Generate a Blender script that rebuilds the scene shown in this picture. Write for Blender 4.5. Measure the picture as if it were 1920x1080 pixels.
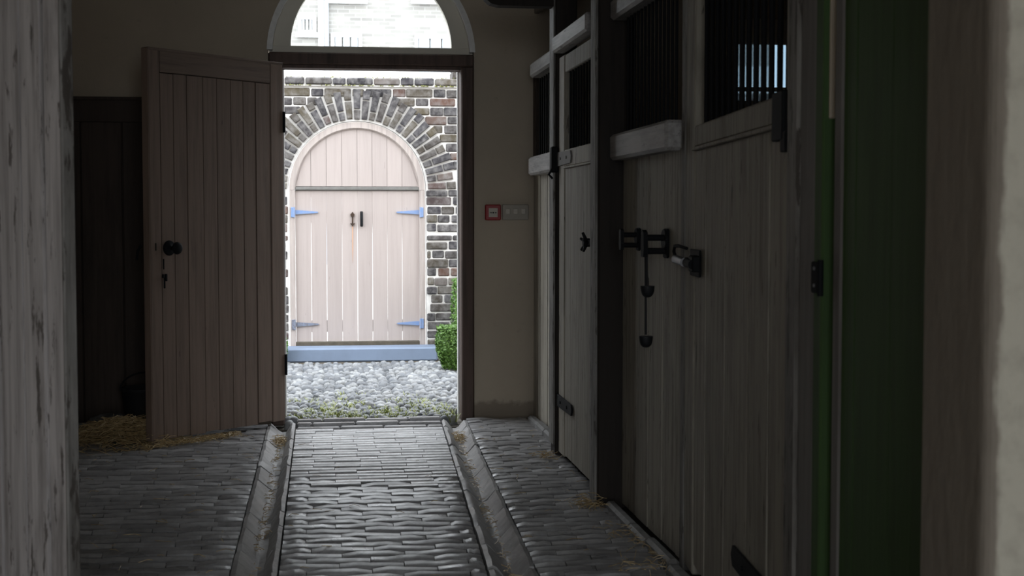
import bpy, bmesh, math, random
from mathutils import Vector, Matrix
random.seed(7)
RND = random.Random(11)
sc = bpy.context.scene
col = sc.collection
for o in list(bpy.data.objects): bpy.data.objects.remove(o)

# ------------------------------------------------------------------ camera, sky, exposure
PITCH, YAW = math.radians(2.962), math.radians(7.614)
cam_d = bpy.data.cameras.new('camera'); cam = bpy.data.objects.new('camera', cam_d); col.objects.link(cam)
cam.location = (0, 0, 1.22); cam.rotation_euler = (math.pi/2 - PITCH, 0, -YAW)
cam_d.sensor_width = 36; cam_d.lens = 2667/1920*36; cam_d.clip_end = 200
cam_d.dof.use_dof = True; cam_d.dof.focus_distance = 7.8; cam_d.dof.aperture_fstop = 7.0
sc.camera = cam
w = bpy.data.worlds.new('sky'); sc.world = w; w.use_nodes = True
w.node_tree.nodes['Background'].inputs[0].default_value = (0.90, 0.95, 1.0, 1)
w.node_tree.nodes['Background'].inputs[1].default_value = 1.0
vs = sc.view_settings
vs.view_transform = 'Standard'; vs.look = 'None'; vs.gamma = 1; vs.use_curve_mapping = False
vs.exposure = 2.45
sc.cycles.max_bounces = 12; sc.cycles.diffuse_bounces = 8; sc.cycles.use_denoising = True
def portal(name, loc, rot, sx, sy):                 # daylight openings: guides sampling only
    l = bpy.data.lights.new(name, 'AREA'); l.shape = 'RECTANGLE'; l.size = sx; l.size_y = sy
    l.cycles.is_portal = True
    o = bpy.data.objects.new(name, l); col.objects.link(o); o.location = loc; o.rotation_euler = rot
portal('doorway_daylight', (.3, 8.75, 1.4), (-math.pi/2, 0, 0), 1.25, 2.8)
portal('entrance_back_offscreen', (.15, -3.2, 1.45), (math.pi/2, 0, 0), 2.9, 2.9)

# ------------------------------------------------------------------ mesh helpers
class MB:
    def __init__(s): s.v = []; s.f = []
    def add(s, vs, fs):
        n = len(s.v); s.v += [tuple(p) for p in vs]; s.f += [tuple(i+n for i in f) for f in fs]; return s
    def box(s, x0, x1, y0, y1, z0, z1, b=0.0):
        if b <= 0:
            vs = [(x, y, z) for x in (x0, x1) for y in (y0, y1) for z in (z0, z1)]
            return s.add(vs, [(0,1,3,2),(4,6,7,5),(0,4,5,1),(2,3,7,6),(0,2,6,4),(1,5,7,3)])
        lo, hi = (x0, y0, z0), (x1, y1, z1)
        b = min(b, (x1-x0)*.45, (y1-y0)*.45, (z1-z0)*.45)
        idx = {}; vs = []
        for cx in (0, 1):
            for cy in (0, 1):
                for cz in (0, 1):
                    c = (cx, cy, cz)
                    for k in range(3):
                        p = []
                        for a in range(3):
                            e = (hi if c[a] else lo)[a]
                            if a != k: e += -b if c[a] else b
                            p.append(e)
                        idx[(c, k)] = len(vs); vs.append(tuple(p))
        fs = []
        for k in range(3):
            i, j = [(1,2),(2,0),(0,1)][k]
            for sd in (0, 1):
                q = []
                for (a, bb) in ((0,0),(1,0),(1,1),(0,1)):
                    c = [0,0,0]; c[k] = sd; c[i] = a; c[j] = bb; q.append(idx[(tuple(c), k)])
                fs.append(q if sd else q[::-1])
        for k in range(3):
            i, j = [(1,2),(2,0),(0,1)][k]
            for a in (0,1):
                for bb in (0,1):
                    c0 = [0,0,0]; c0[i] = a; c0[j] = bb; c1 = list(c0); c1[k] = 1
                    c0, c1 = tuple(c0), tuple(c1)
                    q = [idx[(c0,i)], idx[(c0,j)], idx[(c1,j)], idx[(c1,i)]]
                    fs.append(q if a == bb else q[::-1])
        for c in [(x,y,z) for x in (0,1) for y in (0,1) for z in (0,1)]:
            q = [idx[(c,0)], idx[(c,1)], idx[(c,2)]]
            fs.append(q if sum(c) % 2 else q[::-1])
        return s.add(vs, fs)
    def prism(s, poly, axis, a0, a1):               # polygon in the two other axes, extruded along axis
        n = len(poly); vs = []
        for a in (a0, a1):
            for p in poly:
                vs.append({0:(a,p[0],p[1]), 1:(p[0],a,p[1]), 2:(p[0],p[1],a)}[axis])
        fs = [tuple(range(n)), tuple(range(2*n-1, n-1, -1))] + [(i, i+n, (i+1)%n+n, (i+1)%n) for i in range(n)]
        return s.add(vs, fs)
    def tube(s, pts, r, n=8, cap=True):
        pts = [Vector(p) for p in pts]; rings = []; base = len(s.v)
        rr = r if isinstance(r, (list, tuple)) else [r]*len(pts)
        up = None
        for i, p in enumerate(pts):
            t = (pts[min(i+1, len(pts)-1)] - pts[max(i-1, 0)]).normalized()
            if up is None:
                up = t.orthogonal().normalized()
            up = (up - t*up.dot(t)).normalized(); sd = t.cross(up)
            for k in range(n):
                a = 2*math.pi*k/n
                s.v.append(tuple(p + (up*math.cos(a) + sd*math.sin(a))*rr[i]))
        for i in range(len(pts)-1):
            for k in range(n):
                a = base+i*n+k; b = base+i*n+(k+1)%n
                s.f.append((a, b, b+n, a+n))
        if cap:
            s.f.append(tuple(base+k for k in range(n))[::-1]); e = base+(len(pts)-1)*n
            s.f.append(tuple(e+k for k in range(n)))
        return s
    def lathe(s, prof, n=20, axis='z', c=(0,0,0)):
        base = len(s.v)
        for (r, h) in prof:
            for k in range(n):
                a = 2*math.pi*k/n; u, v = r*math.cos(a), r*math.sin(a)
                p = {'z':(u,v,h), 'x':(h,u,v), 'y':(v,h,u)}[axis]
                s.v.append((p[0]+c[0], p[1]+c[1], p[2]+c[2]))
        for i in range(len(prof)-1):
            for k in range(n):
                a = base+i*n+k; b = base+i*n+(k+1)%n
                s.f.append((a, b, b+n, a+n))
        s.f.append(tuple(base+k for k in range(n))[::-1]); e = base+(len(prof)-1)*n
        s.f.append(tuple(e+k for k in range(n)))
        return s
    def arc_ring(s, cx, cz, r0, r1, y0, y1, a0=0, a1=math.pi, n=40):
        base = len(s.v)
        for i in range(n+1):
            a = a0+(a1-a0)*i/n
            for (r, y) in ((r0,y0),(r1,y0),(r1,y1),(r0,y1)):
                s.v.append((cx+r*math.cos(a), y, cz+r*math.sin(a)))
        for i in range(n):
            for k in range(4):
                a = base+i*4+k; b = base+i*4+(k+1)%4
                s.f.append((a, b, b+4, a+4))
        s.f.append((base+3,base+2,base+1,base)); e = base+n*4; s.f.append((e,e+1,e+2,e+3))
        return s
    def mesh(s, name, mat, smooth=False):
        me = bpy.data.meshes.new(name); me.from_pydata(s.v, [], s.f)
        bm = bmesh.new(); bm.from_mesh(me); bmesh.ops.recalc_face_normals(bm, faces=bm.faces)
        if smooth:
            for f in bm.faces: f.smooth = True
        bm.to_mesh(me); bm.free()
        if mat: me.materials.append(M[mat])
        if smooth:
            try: me.set_sharp_from_angle(angle=math.radians(40))
            except Exception: pass
        return me
def link(name, me, parent=None, loc=None):
    o = bpy.data.objects.new(name, me); col.objects.link(o)
    if parent: o.parent = parent
    if loc: o.location = loc
    return o
def obj(name, mb, mat, parent=None, smooth=False, loc=None):
    return link(name, mb.mesh(name, mat, smooth), parent, loc)
def tag(o, label=None, cat=None, group=None, kind=None):
    if label: o['label'] = label
    if cat: o['category'] = cat
    if group: o['group'] = group
    if kind: o['kind'] = kind
    return o
def thing(name, label, cat, loc=(0,0,0), rz=0, group=None, kind=None):
    o = bpy.data.objects.new(name, None); col.objects.link(o); o.location = loc; o.rotation_euler = (0,0,rz)
    o.empty_display_size = .1
    return tag(o, label, cat, group, kind)
def struct(name, mb, mat, label, cat):
    return tag(obj(name, mb, mat), label, cat, kind='structure')

def plank(name, parent, mat, x0, x1, y0, y1, z0, z1, wax):
    return obj(name, MB().box(x0, x1, y0, y1, z0, z1), mat, parent)
# ------------------------------------------------------------------ materials
M = {}
def nt(name):
    m = bpy.data.materials.new(name); m.use_nodes = True; t = m.node_tree; M[name] = m
    b = t.nodes['Principled BSDF']; return m, t, b
def nd(t, typ, **kw):
    n = t.nodes.new(typ)
    for k, v in kw.items(): setattr(n, k, v)
    return n
def noise(t, vec, scale, detail=4, rough=.55):
    n = nd(t, 'ShaderNodeTexNoise'); n.inputs['Scale'].default_value = scale; n.inputs['Detail'].default_value = detail
    n.inputs['Roughness'].default_value = rough
    if vec is not None: t.links.new(vec, n.inputs['Vector'])
    return n.outputs['Fac']
def coords(t, scale=(1,1,1), rnd=True):
    tc = nd(t, 'ShaderNodeTexCoord'); oi = nd(t, 'ShaderNodeObjectInfo')
    mp = nd(t, 'ShaderNodeMapping'); mp.inputs['Scale'].default_value = scale
    src = tc.outputs['Object']
    if rnd:
        ad = nd(t, 'ShaderNodeVectorMath', operation='ADD'); mu = nd(t, 'ShaderNodeVectorMath', operation='SCALE')
        cx = nd(t, 'ShaderNodeCombineXYZ')
        for i in range(3): t.links.new(oi.outputs['Random'], cx.inputs[i])
        mu.inputs['Scale'].default_value = 37.0; t.links.new(cx.outputs[0], mu.inputs[0])
        t.links.new(src, ad.inputs[0]); t.links.new(mu.outputs[0], ad.inputs[1]); src = ad.outputs[0]
    t.links.new(src, mp.inputs['Vector'])
    return mp.outputs['Vector'], oi.outputs['Random']
def ramp(t, fac, stops):
    r = nd(t, 'ShaderNodeValToRGB'); el = r.color_ramp.elements
    while len(el) < len(stops): el.new(.5)
    for e, (p, c) in zip(el, stops):
        e.position = p; e.color = (*c, 1) if len(c) == 3 else c
    t.links.new(fac, r.inputs['Fac']); return r.outputs['Color']
def mix(t, fac, a, b, blend='MIX'):
    m = nd(t, 'ShaderNodeMix', data_type='RGBA', blend_type=blend)
    for i, x in ((0, fac), (6, a), (7, b)):
        if isinstance(x, (int, float)): m.inputs[i].default_value = x
        elif isinstance(x, tuple): m.inputs[i].default_value = (*x, 1)
        else: t.links.new(x, m.inputs[i])
    return m.outputs[2]
def bump(t, b, h, strength=.3, dist=.01):
    n = nd(t, 'ShaderNodeBump'); n.inputs['Strength'].default_value = strength; n.inputs['Distance'].default_value = dist
    t.links.new(h, n.inputs['Height']); t.links.new(n.outputs[0], b.inputs['Normal'])
G = lambda v: (v, v, v)
def wood(name, c, dark, wear=.55, axis=2, rough=.65, var=.18, chip=.0, spec=.3, grain=.55):
    m, t, b = nt(name)
    s = [22, 22, 22]; s[axis] = 1.1
    v, r = coords(t, tuple(s)); g = noise(t, v, 1.6, 6, .65)
    s2 = [6, 6, 6]; s2[axis] = 1.3
    v2, _ = coords(t, tuple(s2)); bl = noise(t, v2, 1.2, 5, .7)
    s3 = [30, 30, 30]; s3[axis] = 5
    v3, _ = coords(t, tuple(s3)); ch = noise(t, v3, 1.0, 5, .7)
    br = ramp(t, r, [(0, G(1-var)), (1, G(1+var*.6))])
    base = mix(t, 1.0, c, br, 'MULTIPLY')
    base = mix(t, ramp(t, g, [(.32, G(grain)), (.55, G(0))]), base, dark)
    base = mix(t, ramp(t, bl, [(wear, G(0)), (wear+.22, G(.7))]), base, dark)
    base = mix(t, ramp(t, ch, [(.68-chip, G(0)), (.72-chip, G(.85))]), base, dark)
    t.links.new(base, b.inputs['Base Color']); b.inputs['Roughness'].default_value = rough
    b.inputs['Specular IOR Level'].default_value = spec
    bump(t, b, g, .35, .004)
def plain(name, c, rough=.6, metal=0, nz=0, nscale=20, dark=None, spec=.4, bmp=0):
    m, t, b = nt(name)
    b.inputs['Roughness'].default_value = rough; b.inputs['Metallic'].default_value = metal
    b.inputs['Specular IOR Level'].default_value = spec
    if nz:
        v, r = coords(t); n = noise(t, v, nscale, 5, .65)
        t.links.new(mix(t, ramp(t, n, [(.38, G(0)), (.68, G(nz))]), c, dark or tuple(x*.4 for x in c)), b.inputs['Base Color'])
        if bmp: bump(t, b, n, .5, bmp)
    else: b.inputs['Base Color'].default_value = (*c, 1)
def pieces(name, stops, mottling, rough=.6, nscale=30, bmp=.004, spec=.4, rvar=.25):
    """bricks, cobbles, stones: one tint per piece from the object's random number, plus mottling"""
    m, t, b = nt(name)
    v, r = coords(t); n = noise(t, v, nscale, 5, .65); n2 = noise(t, v, nscale*.25, 3, .6)
    ge = nd(t, 'ShaderNodeNewGeometry'); ad = nd(t, 'ShaderNodeMath', operation='ADD'); fc = nd(t, 'ShaderNodeMath', operation='FRACT')
    t.links.new(r, ad.inputs[0]); t.links.new(ge.outputs['Random Per Island'], ad.inputs[1]); t.links.new(ad.outputs[0], fc.inputs[0])
    base = ramp(t, fc.outputs[0], stops)
    base = mix(t, ramp(t, n, [(.4, G(0)), (.7, G(.75))]), base, mottling)
    base = mix(t, 1.0, base, ramp(t, n2, [(.3, G(.7)), (.7, G(1.2))]), 'MULTIPLY')
    t.links.new(base, b.inputs['Base Color']); b.inputs['Specular IOR Level'].default_value = spec
    rr = ramp(t, n2, [(.3, G(max(rough-rvar*.5, .1))), (.7, G(min(rough+rvar*.5, 1)))])
    t.links.new(rr, b.inputs['Roughness'])
    bump(t, b, n, .6, bmp)
def plaster(name, c, c2, dirt, low=True):
    m, t, b = nt(name)
    v, r = coords(t, rnd=False); n = noise(t, v, 1.3, 5, .6); n2 = noise(t, v, 14, 5, .65)
    base = mix(t, ramp(t, n, [(.35, G(0)), (.65, G(1))]), c, c2)
    base = mix(t, ramp(t, n2, [(.62, G(0)), (.8, G(.35))]), base, dirt)
    if low:                                                     # splashed dirt at the foot of the wall
        sx = nd(t, 'ShaderNodeSeparateXYZ'); t.links.new(v, sx.inputs[0])
        ma = nd(t, 'ShaderNodeMath', operation='MULTIPLY_ADD'); t.links.new(n2, ma.inputs[0])
        ma.inputs[1].default_value = -.14; t.links.new(sx.outputs[2], ma.inputs[2])
        base = mix(t, ramp(t, ma.outputs[0], [(0, G(.6)), (.03, G(0))]), base, dirt)
    t.links.new(base, b.inputs['Base Color']); b.inputs['Roughness'].default_value = .85
    b.inputs['Specular IOR Level'].default_value = .2
    bump(t, b, n2, .25, .01)

wood('paint_mauve', (.235,.172,.137), (.06,.043,.034), .62, var=.08, grain=.35)
wood('paint_mauve_rail', (.24,.178,.142), (.07,.052,.042), .62, axis=0)
wood('paint_gate', (.40,.345,.325), (.25,.21,.20), .70, var=.06, grain=.2)
wood('paint_gate_frame', (.43,.375,.35), (.22,.19,.18), .66, var=.05)
wood('stall_wood', (.40,.37,.31), (.085,.072,.060), .52, chip=.07)
wood('stall_rail', (.40,.385,.375), (.10,.095,.09), .50, axis=1, rough=.5, chip=.07)
wood('dark_wood', (.070,.052,.043), (.035,.027,.022), .5, rough=.7)
wood('brown_frame', (.115,.076,.062), (.025,.019,.016), .55, rough=.6)
wood('post_black', (.030,.024,.020), (.012,.010,.009), .5, rough=.75)
wood('post_face', (.27,.26,.245), (.05,.042,.036), .44, chip=.12)
wood('near_door', (.44,.41,.40), (.09,.078,.07), .50, chip=.09)
wood('green_paint', (.050,.098,.030), (.036,.062,.022), .55, rough=.6, var=.05)
wood('grey_trim', (.20,.19,.18), (.09,.08,.075), .5)
wood('crack_light', (.50,.43,.34), (.2,.16,.12), .6)  # pale colour standing in for light through a crack
plain('iron', (.012,.013,.015), .7, 0, .4, 40, spec=.12)
plain('bar_iron', (.012,.0125,.014), .7, 0, spec=.12)
plain('steel', (.16,.16,.17), .42, .6)
plain('rust_iron', (.045,.032,.026), .6, .5, .6, 60, (.10,.045,.02))
plain('blue_hinge', (.15,.25,.47), .5, 0, .5, 60, (.30,.30,.33))
plain('grey_hinge', (.20,.23,.30), .6, .2, .7, 70, (.10,.07,.06))
plain('transom_grey', (.17,.165,.155), .6, 0, .5, 20, (.09,.085,.08))
plain('rubber', (.010,.011,.014), .6)
plain('cord_black', (.02,.02,.022), .8)
plain('white_paint', (.85,.85,.84), .6, 0, .25, 30, (.5,.48,.45))
plain('fan_frame', (.72,.69,.60), .6, 0, .3, 12, (.64,.60,.53))
plain('red_plastic', (.28,.012,.014), .4)
plain('cream_plastic', (.50,.46,.40), .5)
plain('switch_cream', (.33,.30,.255), .5)
plain('black_print', (.01,.01,.01), .6)
plain('dirt', (.12,.105,.09), .95, 0, .6, 12, (.08,.07,.06), bmp=.02)
plain('earth', (.11,.10,.085), .95, 0, .6, 9, (.07,.064,.055), bmp=.02)
plain('mortar', (.72,.70,.68), .9, 0, .4, 7, (.36,.33,.30), bmp=.01)
plain('sky_tinted_stone', (.18,.23,.32), .6, 0, .4, 6, (.13,.16,.215), bmp=.004)  # blue of the reflected sky mixed into the stone colour
plain('step_base', (.10,.085,.065), .9, 0, .6, 14, (.05,.045,.035), bmp=.02)
plain('stem', (.12,.085,.05), .9)
plain('white_render', (.70,.70,.69), .8, 0, .2, 2, (.6,.6,.59))
plain('pipe_grey', (.34,.37,.42), .5)
plain('frame_white', (.60,.60,.60), .5)
plain('pane_far', (.42,.46,.50), .4, spec=.4)
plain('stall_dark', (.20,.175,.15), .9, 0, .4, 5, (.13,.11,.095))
plain('ceiling_lime', (.52,.47,.39), .9, 0, .5, 3, (.44,.39,.32))
plaster('plaster', (.50,.43,.34), (.43,.37,.295), (.15,.12,.095))
plaster('plaster_left', (.50,.43,.34), (.43,.37,.295), (.15,.12,.095))
pieces('floor_brick', [(0,(.27,.267,.272)),(.5,(.35,.347,.352)),(1,(.44,.437,.442))], (.16,.155,.153), .35, 22, .002, .7)
pieces('gutter_stone', [(0,(.34,.34,.345)),(1,(.46,.455,.45))], (.17,.165,.16), .5, 14, .004, .45)
pieces('kerb', [(0,(.20,.20,.20)),(1,(.27,.27,.265))], (.10,.095,.09), .65, 14, .006)
pieces('wall_brick', [(0,(.028,.026,.030)),(.3,(.050,.044,.045)),(.5,(.062,.052,.044)),(.62,(.095,.078,.05)),(.70,(.042,.039,.045)),(.90,(.048,.044,.050)),(.94,(.12,.062,.044)),(1,(.12,.108,.10))], (.21,.20,.195), .8, 17, .008, .3)
pieces('cobble', [(0,(.11,.122,.14)),(.5,(.24,.252,.268)),(1,(.39,.40,.405))], (.12,.12,.12), .55, 30, .003, .45)
# foliage, straw
def leafy(name, a, bcol, trans=.3):
    m, t, b = nt(name); v, r = coords(t, rnd=False); n = noise(t, v, 45, 2)
    t.links.new(ramp(t, n, [(.3, a), (.7, bcol)]), b.inputs['Base Color']); b.inputs['Roughness'].default_value = .5
leafy('box_leaf', (.04,.10,.014), (.13,.25,.045)); leafy('weed', (.15,.20,.035), (.36,.37,.12))
leafy('moss', (.13,.14,.03), (.25,.25,.08)); leafy('straw', (.30,.20,.085), (.62,.48,.26))
# clear glass
def glass(name, tint):
    m, t, b = nt(name); t.nodes.remove(b); out = t.nodes['Material Output']
    tr = nd(t, 'ShaderNodeBsdfTransparent'); tr.inputs[0].default_value = (*tint, 1); gl = nd(t, 'ShaderNodeBsdfGlossy'); gl.inputs['Roughness'].default_value = .03
    fr_ = nd(t, 'ShaderNodeFresnel'); fr_.inputs[0].default_value = 1.35; mx = nd(t, 'ShaderNodeMixShader')
    t.links.new(fr_.outputs[0], mx.inputs[0]); t.links.new(tr.outputs[0], mx.inputs[1]); t.links.new(gl.outputs[0], mx.inputs[2]); t.links.new(mx.outputs[0], out.inputs[0])
glass('glass', (.94,.96,.96)); glass('dim_glass', (.30,.36,.40))  # second one is tinted to dim the daylight seen through the stall pane
# pier plaster: cream limewash with a broad dark painted band along the arris, edge worn ragged
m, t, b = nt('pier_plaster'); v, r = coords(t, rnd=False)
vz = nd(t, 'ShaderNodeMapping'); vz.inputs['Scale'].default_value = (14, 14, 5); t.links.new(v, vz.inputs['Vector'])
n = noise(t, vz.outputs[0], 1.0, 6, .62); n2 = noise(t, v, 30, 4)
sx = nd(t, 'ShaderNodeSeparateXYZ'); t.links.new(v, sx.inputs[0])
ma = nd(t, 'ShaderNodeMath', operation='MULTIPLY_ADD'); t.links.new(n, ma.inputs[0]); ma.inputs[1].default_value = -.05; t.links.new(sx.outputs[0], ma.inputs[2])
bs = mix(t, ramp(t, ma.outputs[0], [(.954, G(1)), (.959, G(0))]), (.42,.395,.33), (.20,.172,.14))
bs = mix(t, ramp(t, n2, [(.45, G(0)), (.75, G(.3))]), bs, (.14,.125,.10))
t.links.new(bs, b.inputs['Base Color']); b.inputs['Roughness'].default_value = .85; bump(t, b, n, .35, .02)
# far house brick
m, t, b = nt('pale_brick'); tc = nd(t, 'ShaderNodeTexCoord'); mp = nd(t, 'ShaderNodeMapping'); mp.inputs['Rotation'].default_value = (math.pi/2, 0, 0)
t.links.new(tc.outputs['Object'], mp.inputs['Vector']); bt = nd(t, 'ShaderNodeTexBrick'); t.links.new(mp.outputs[0], bt.inputs['Vector'])
bt.inputs['Color1'].default_value = (.33,.315,.29,1); bt.inputs['Color2'].default_value = (.22,.21,.195,1); bt.inputs['Mortar'].default_value = (.38,.37,.355,1)
bt.inputs['Scale'].default_value = 1; bt.inputs['Brick Width'].default_value = .225; bt.inputs['Row Height'].default_value = .075; bt.inputs['Mortar Size'].default_value = .008
t.links.new(mix(t, ramp(t, noise(t, tc.outputs['Object'], .8, 4), [(.35, G(0)), (.65, G(.5))]), bt.outputs['Color'], (.36,.35,.33)), b.inputs['Base Color']); b.inputs['Roughness'].default_value = .9

# ================================================================== STRUCTURE
H = 3.1; YF = 8.5; XL = -1.45
struct('ground', MB().box(-16, 16, -18, 45, -.5, -.10), 'earth', 'bare packed earth of the yard around the stable', 'ground')
struct('floor', MB().box(XL-.2, 3.4, -3.1, 8.42, -.10, -.078), 'dirt', 'dark earth bed beneath the brick paving of the passage', 'floor')
cl = MB().box(XL-.3, 3.6, -3.3, 8.84, H, H+.15)
struct('ceiling', cl, 'ceiling_lime', 'limewashed ceiling above the stable passage', 'ceiling')
lw = MB().box(XL-.3, XL, -3.3, 8.84, -.05, H)
struct('wall_left', lw, 'plaster_left', 'plain plaster wall behind the weathered grey plank door', 'wall')
bw = MB(); bw.box(XL, -1.3, -3.3, -3.0, -.05, H); bw.box(1.6, 1.75, -3.3, -3.0, -.05, H); bw.box(-1.3, 1.6, -3.3, -3.0, 2.9, H)
struct('wall_back', bw, 'plaster_left', 'plaster wall with the wide open entrance at the other end', 'wall')
# far wall with the arched doorway and a small stall window
CX, R0, ZS = .301, .606, 2.165
fw = MB()
fw.box(XL, CX-R0, YF, YF+.34, -.05, H)
wx0, wx1, wz0, wz1 = 2.50, 2.95, 1.86, 2.42
fw.box(CX+R0, wx0, YF, YF+.34, -.05, H); fw.box(wx0, wx1, YF, YF+.34, -.05, wz0); fw.box(wx0, wx1, YF, YF+.34, wz1, H); fw.box(wx1, 3.4, YF, YF+.34, -.05, H)
N = 32
for i in range(N):
    a0, a1 = math.pi*i/N, math.pi*(i+1)/N
    p0 = (CX+R0*math.cos(a0), ZS+R0*math.sin(a0)); p1 = (CX+R0*math.cos(a1), ZS+R0*math.sin(a1))
    fw.prism([p0, (p0[0], H), (p1[0], H), p1], 1, YF, YF+.34)
struct('wall_far', fw, 'plaster', 'cream plaster end wall around the arched doorway', 'wall')
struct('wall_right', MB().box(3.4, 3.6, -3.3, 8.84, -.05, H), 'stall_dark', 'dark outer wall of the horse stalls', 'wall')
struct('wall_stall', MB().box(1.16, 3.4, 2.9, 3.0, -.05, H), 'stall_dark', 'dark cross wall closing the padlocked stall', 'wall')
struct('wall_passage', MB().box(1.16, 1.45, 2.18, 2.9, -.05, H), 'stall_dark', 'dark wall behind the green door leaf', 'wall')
struct('wall_near_right', MB().box(1.75, 1.95, -3.3, 2.18, -.05, H), 'plaster_left', 'plain plaster wall of the entrance beside the pier', 'wall')
hd = thing('stall_light_block', 'boards added above the stall fronts to keep light out of the stalls', 'wall', kind='structure')
for k in range(3): obj('board', MB().box(1.27, 1.30, 3.0, 8.5, 2.42+k*.225, 2.64+k*.225, .004), 'stall_dark', hd)  # boards added to block light and keep the stalls behind dark
# plaster pier, rounded arris
pr = MB(); r = .03; x0, y0 = .962, 1.95
poly = [(x0+r-r*math.cos(a), y0+r-r*math.sin(a)) for a in [i*math.pi/2/6 for i in range(7)]] + [(1.75, y0), (1.75, 2.18), (x0, 2.18)]
pr.prism(poly, 2, -.05, H)
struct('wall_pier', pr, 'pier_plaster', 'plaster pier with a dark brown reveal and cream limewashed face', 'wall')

# ------------------------------------------------------------------ brick paving
def floor_brick_mesh(k, rounded, mat, W=.072):
    rr = random.Random(100+k); mb = MB(); L = .221; nx = 5
    prof = [(-.5,-.062),(-.5,-.006-rounded*.013),(-.38,-.001-rounded*.0045),(0,.002),(.38,-.001-rounded*.0045),(.5,-.006-rounded*.013),(.5,-.062)]
    for i in range(nx):
        u = -1+2*i/(nx-1); e = -.003*rounded if abs(u) == 1 else 0
        dz = rr.uniform(-.003, .003)*rounded; dy = rr.uniform(-.0026, .0026)*rounded
        for (py, pz) in prof: mb.v.append((u*L/2, py*W+dy, pz+(e+dz if pz > -.05 else 0)))
    n = len(prof)
    for i in range(nx-1):
        for k2 in range(n-1): a = i*n+k2; mb.f.append((a, a+1, a+1+n, a+n))
    mb.f.append(tuple(range(n))); mb.f.append(tuple(range((nx-1)*n, nx*n))[::-1])
    return mb.mesh('brick', mat, True)
worn = [floor_brick_mesh(k, 1.25, 'floor_brick', .069) for k in range(7)]
flat = [floor_brick_mesh(k+20, .15, 'floor_brick', .0735) for k in range(5)]
dusty = [floor_brick_mesh(k+60, .9, 'floor_brick', .069) for k in range(6)]
side = [floor_brick_mesh(k+40, 1.15, 'floor_brick', .0675) for k in range(6)]
PITCHB = .0785
gRL = lambda y: .556+(y-4.775)*(.687-.556)/(8.241-4.775)     # edges of the slightly askew right gutter
gRR = lambda y: .729+(y-4.887)*(.834-.729)/(8.033-4.887)
def pave(name, label, xa, xb, y0, y1, pool, wob=1.0, far=None, yf=7.45):
    st = struct(name, MB().box(xa(y0), xb(y1), y0-.03, y1+.03, -.078, -.055), 'dirt', label, 'floor')
    y = y1; row = 0
    while y > y0:
        a, b = xa(y)+.004, xb(y)-.004
        x = a-(.1125 if row % 2 else 0)-RND.uniform(0, .03)
        while x < b-.02:
            x0 = max(x, a); x1 = min(x+.222, b); x = x1+.004 if x1 < b else b
            if b-x1 < .05: x1 = x = b
            if x1-x0 < .05: x1 = min(x0+.222, b); x = x1+.004
            pl = far if (far and y > yf+RND.uniform(-.4, .4)) else pool
            o = link('brick', RND.choice(pl), st, ((x0+x1)/2, y+RND.uniform(-.002, .002)*wob, RND.uniform(-.005, .003)*wob))
            o.scale = ((x1-x0)/.219*.998, RND.uniform(.94, 1.04), 1)
            o.rotation_euler = (RND.uniform(-.03, .03)*wob, RND.uniform(-.007, .007)*wob, RND.uniform(-.006, .006)*wob)
        y -= PITCHB; row += 1
    return st
Y0 = 4.35
pave('floor_middle', 'worn brick-on-edge paving between the two stone gutters', lambda y: -.156, gRL, Y0, 8.10, worn, .8, flat, 6.4)
pave('floor_left', 'brick-on-edge paving in front of the open mauve door', lambda y: -1.45, lambda y: -.318, Y0+.35, 8.36, side, .7)
pave('floor_right', 'dusty brick-on-edge paving along the stall fronts', gRR, lambda y: 1.215, Y0, 8.42, dusty, .7)
# the part of the paving that lies under and behind the camera
mb = MB(); y = Y0-.05; rw = 0
while y > 1.0:
    x = -1.44-(.11 if rw % 2 else 0)
    while x < 1.2:
        if not (-.33 < x+.11 < -.14 or gRL(y) < x+.11 < gRR(y)): mb.box(max(x, -1.44), min(x+.22, 1.2), y-.034, y+.034, -.034, -.002+RND.uniform(-.004, .003), .008)
        x += .226
    y -= PITCHB; rw += 1
o = obj('brick_paving', mb, 'floor_brick', bpy.data.objects['floor_left']); o['kind'] = 'stuff'
# long threshold bricks at the doorway
tb = struct('floor_threshold', MB().box(-.15, .70, 8.14, 8.42, -.078, -.055), 'dirt', 'stepped rows of long bricks forming the door sill', 'floor')
for r_, (y, z) in enumerate(((8.175, .004), (8.255, .016), (8.345, .026))):
    x = -.15 - (.16 if r_ == 1 else 0.05*r_)
    while x < .69:
        x0 = max(x, -.148); x1 = min(x+.245, .688); x += .25
        if x1-x0 > .03:
            o = obj('brick', MB().box(x0, x1, y-.034, y+.034-.006*r_, -.03, z+RND.uniform(-.004, .004), .007), 'floor_brick', tb)
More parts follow.
